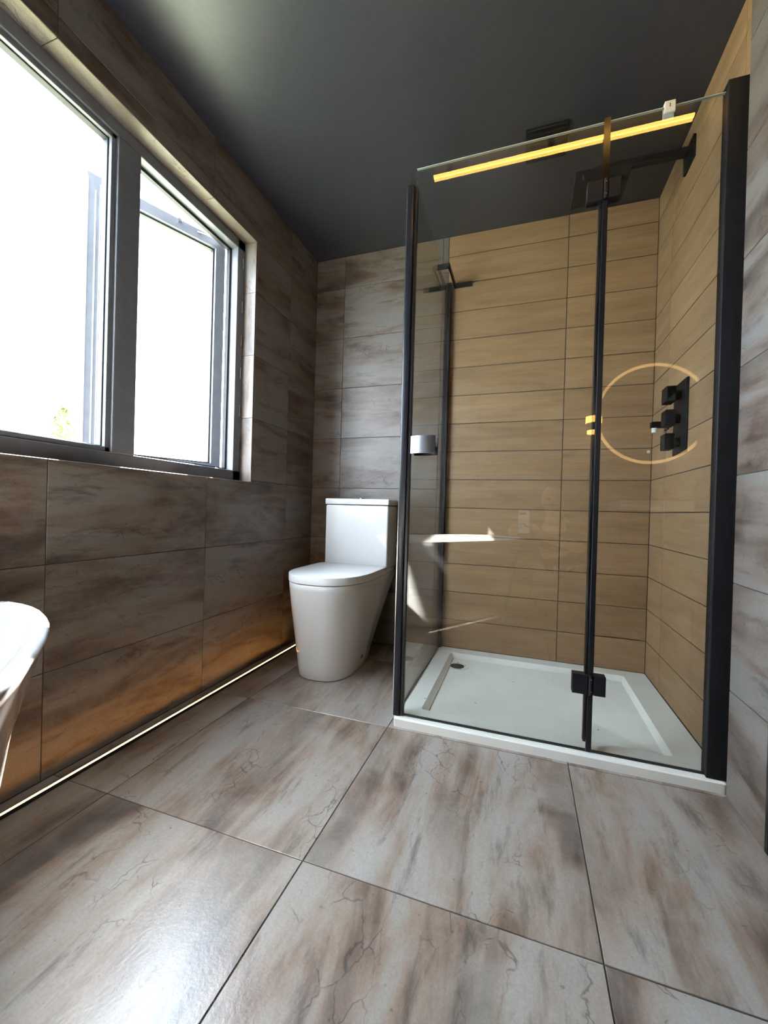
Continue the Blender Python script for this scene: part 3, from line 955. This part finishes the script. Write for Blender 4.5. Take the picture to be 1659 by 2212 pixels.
chn = vadd((-0.362, -2.635, 0.825), 0.026, hb)
for s in (-1, 1):
    vadd((-0.366 + s * 0.078, -2.705, 0.890), 0.016, hm)
def limb(pts, start):
    p = start
    for q, r in pts:
        p = vadd(q, r, p)
    return p
def hand(wrist_i, wrist, fwd, side, up, curl):
    """palm and five fingers; side points to the thumb side"""
    palm = vadd(wrist + fwd * 0.045, (0.030, 0.018), wrist_i)
    kn_ = vadd(wrist + fwd * 0.080, (0.032, 0.014), palm)
    for k, ln in enumerate((0.070, 0.078, 0.072, 0.056)):
        base = wrist + fwd * 0.088 + side * (0.027 - 0.018 * k)
        a = vadd(base, 0.0085, kn_)
        d = fwd
        p = base
        for seg in (0.45, 0.32, 0.23):
            d = (d + curl * 0.62).normalized()
            p = p + d * ln * seg
            a = vadd(p, 0.0078 if seg > 0.3 else 0.0068, a)
    a = vadd(wrist + fwd * 0.040 + side * 0.036, 0.011, palm)
    a = vadd(wrist + fwd * 0.066 + side * 0.052 + curl * 0.01, 0.0095, a)
    vadd(wrist + fwd * 0.088 + side * 0.050 + curl * 0.026, 0.0080, a)
# right arm (towards +x), hand low on the right edge of the phone
wr_ = PC + R_ * 0.100 + Bk * 0.058 - U_ * 0.100
i = limb([((-0.13, -2.84, 0.645), 0.062), ((-0.10, -2.68, 0.52), 0.048), ((-0.26, -2.48, 0.58), 0.040), (wr_, 0.027)], cl_)
hand(i, wr_, (-R_ * 0.45 + U_ * 0.62 - Bk * 0.35).normalized(), U_ * 0.5 + Bk * 0.6, U_, (-R_ * 0.9 - Bk * 0.1).normalized())
# left arm, hand on the left edge
wl_ = PC - R_ * 0.100 + Bk * 0.060 - U_ * 0.090
i = limb([((-0.53, -2.84, 0.645), 0.062), ((-0.62, -2.70, 0.67), 0.048), ((-0.64, -2.50, 0.66), 0.040), (wl_, 0.027)], cl_)
hand(i, wl_, (R_ * 0.40 + U_ * 0.66 - Bk * 0.30).normalized(), U_ * 0.5 + Bk * 0.6, U_, (R_ * 0.9 - Bk * 0.1).normalized())
# folded legs
for s, kx, ky in ((-1, -0.40, -2.62), (1, -0.10, -2.60)):
    i = limb([((-0.28 + s * 0.10, -2.96, 0.235), 0.098), (((-0.28 + s * 0.10 + kx) / 2, -2.79, 0.23), 0.086), ((kx, ky, 0.20), 0.062)], pel)
    i = limb([((kx + s * 0.005, ky - 0.17, 0.11), 0.052), ((kx + s * 0.01, ky - 0.34, 0.06), 0.038), ((kx + s * 0.012, ky - 0.37, 0.045), 0.036), ((kx + s * 0.012, ky - 0.26, 0.034), 0.030)], i)
body = skin_mesh('body', V, E, 'skin', person)
for s in (-1, 1):
    b = B()
    c = Vector((-0.366 + s * 0.030, -2.622, 0.902))
    bmesh.ops.create_uvsphere(b.bm, u_segments=12, v_segments=8, radius=0.011, matrix=Matrix.Translation(c))
    b.build('eye', 'eye', person, smooth=True)
# clothing
V2, E2 = V, E
V, E = [], []
p0 = vadd((-0.28, -3.02, 0.25), 0.147)
p1 = vadd((-0.29, -2.98, 0.38), 0.138, p0)
p2 = vadd((-0.31, -2.90, 0.54), (0.160, 0.134), p1)
p3 = vadd((-0.33, -2.83, 0.66), (0.128, 0.100), p2)
vadd((-0.340, -2.785, 0.715), 0.068, p3)
limb([((-0.13, -2.84, 0.645), 0.074), ((-0.10, -2.68, 0.52), 0.060), ((-0.20, -2.56, 0.556), 0.053)], p3)
limb([((-0.53, -2.84, 0.645), 0.074), ((-0.62, -2.70, 0.67), 0.060), ((-0.64, -2.58, 0.652), 0.053)], p3)
skin_mesh('shirt', V, E, 'shirt', person)
V, E = [], []
p0 = vadd((-0.28, -3.02, 0.23), 0.150)
for s, kx, ky in ((-1, -0.40, -2.62), (1, -0.10, -2.60)):
    limb([((-0.28 + s * 0.10, -2.96, 0.235), 0.110), (((-0.28 + s * 0.10 + kx) / 2, -2.79, 0.23), 0.098), ((kx, ky, 0.20), 0.072),
          ((kx + s * 0.005, ky - 0.17, 0.115), 0.062), ((kx + s * 0.01, ky - 0.30, 0.07), 0.048)], p0)
skin_mesh('trousers', V, E, 'trousers', person)

# phone
ph = thing('phone', 'white phone held up in both hands, mirrored in the shower glass', 'phone', tuple(PC))
b = B()
hw, hh, ht_ = 0.037, 0.078, 0.004
pts = []
for cx, cy, a0 in ((hw - .008, hh - .008, 0), (-hw + .008, hh - .008, 90), (-hw + .008, -hh + .008, 180), (hw - .008, -hh + .008, 270)):
    for k in range(6):
        a = math.radians(a0 + 18 * k)
        pts.append((cx + .008 * math.cos(a), cy + .008 * math.sin(a)))
def php(x, y, d):
    return PC + R_ * x + U_ * y + Bk * d
b.loft([[php(x * 0.97, y * 0.985, -ht_ + 0.0) for x, y in pts], [php(x, y, -ht_ + 0.0015) for x, y in pts], [php(x, y, ht_) for x, y in pts]])
b.build('phone_case', 'phone', ph, smooth=True)
b = B()
b.loft([[php(x * 0.62 - 0.004, 0.055 + y * 0.10, -ht_ - 0.0008) for x, y in pts], [php(x * 0.62 - 0.004, 0.055 + y * 0.10, -ht_ + 0.001) for x, y in pts]])
b.build('lens_bar', 'gasket', ph)
b = B()
b.loft([[php(x * 0.93, y * 0.95, ht_) for x, y in pts], [php(x * 0.93, y * 0.95, ht_ + 0.0006) for x, y in pts]])
b.build('screen', 'black', ph)
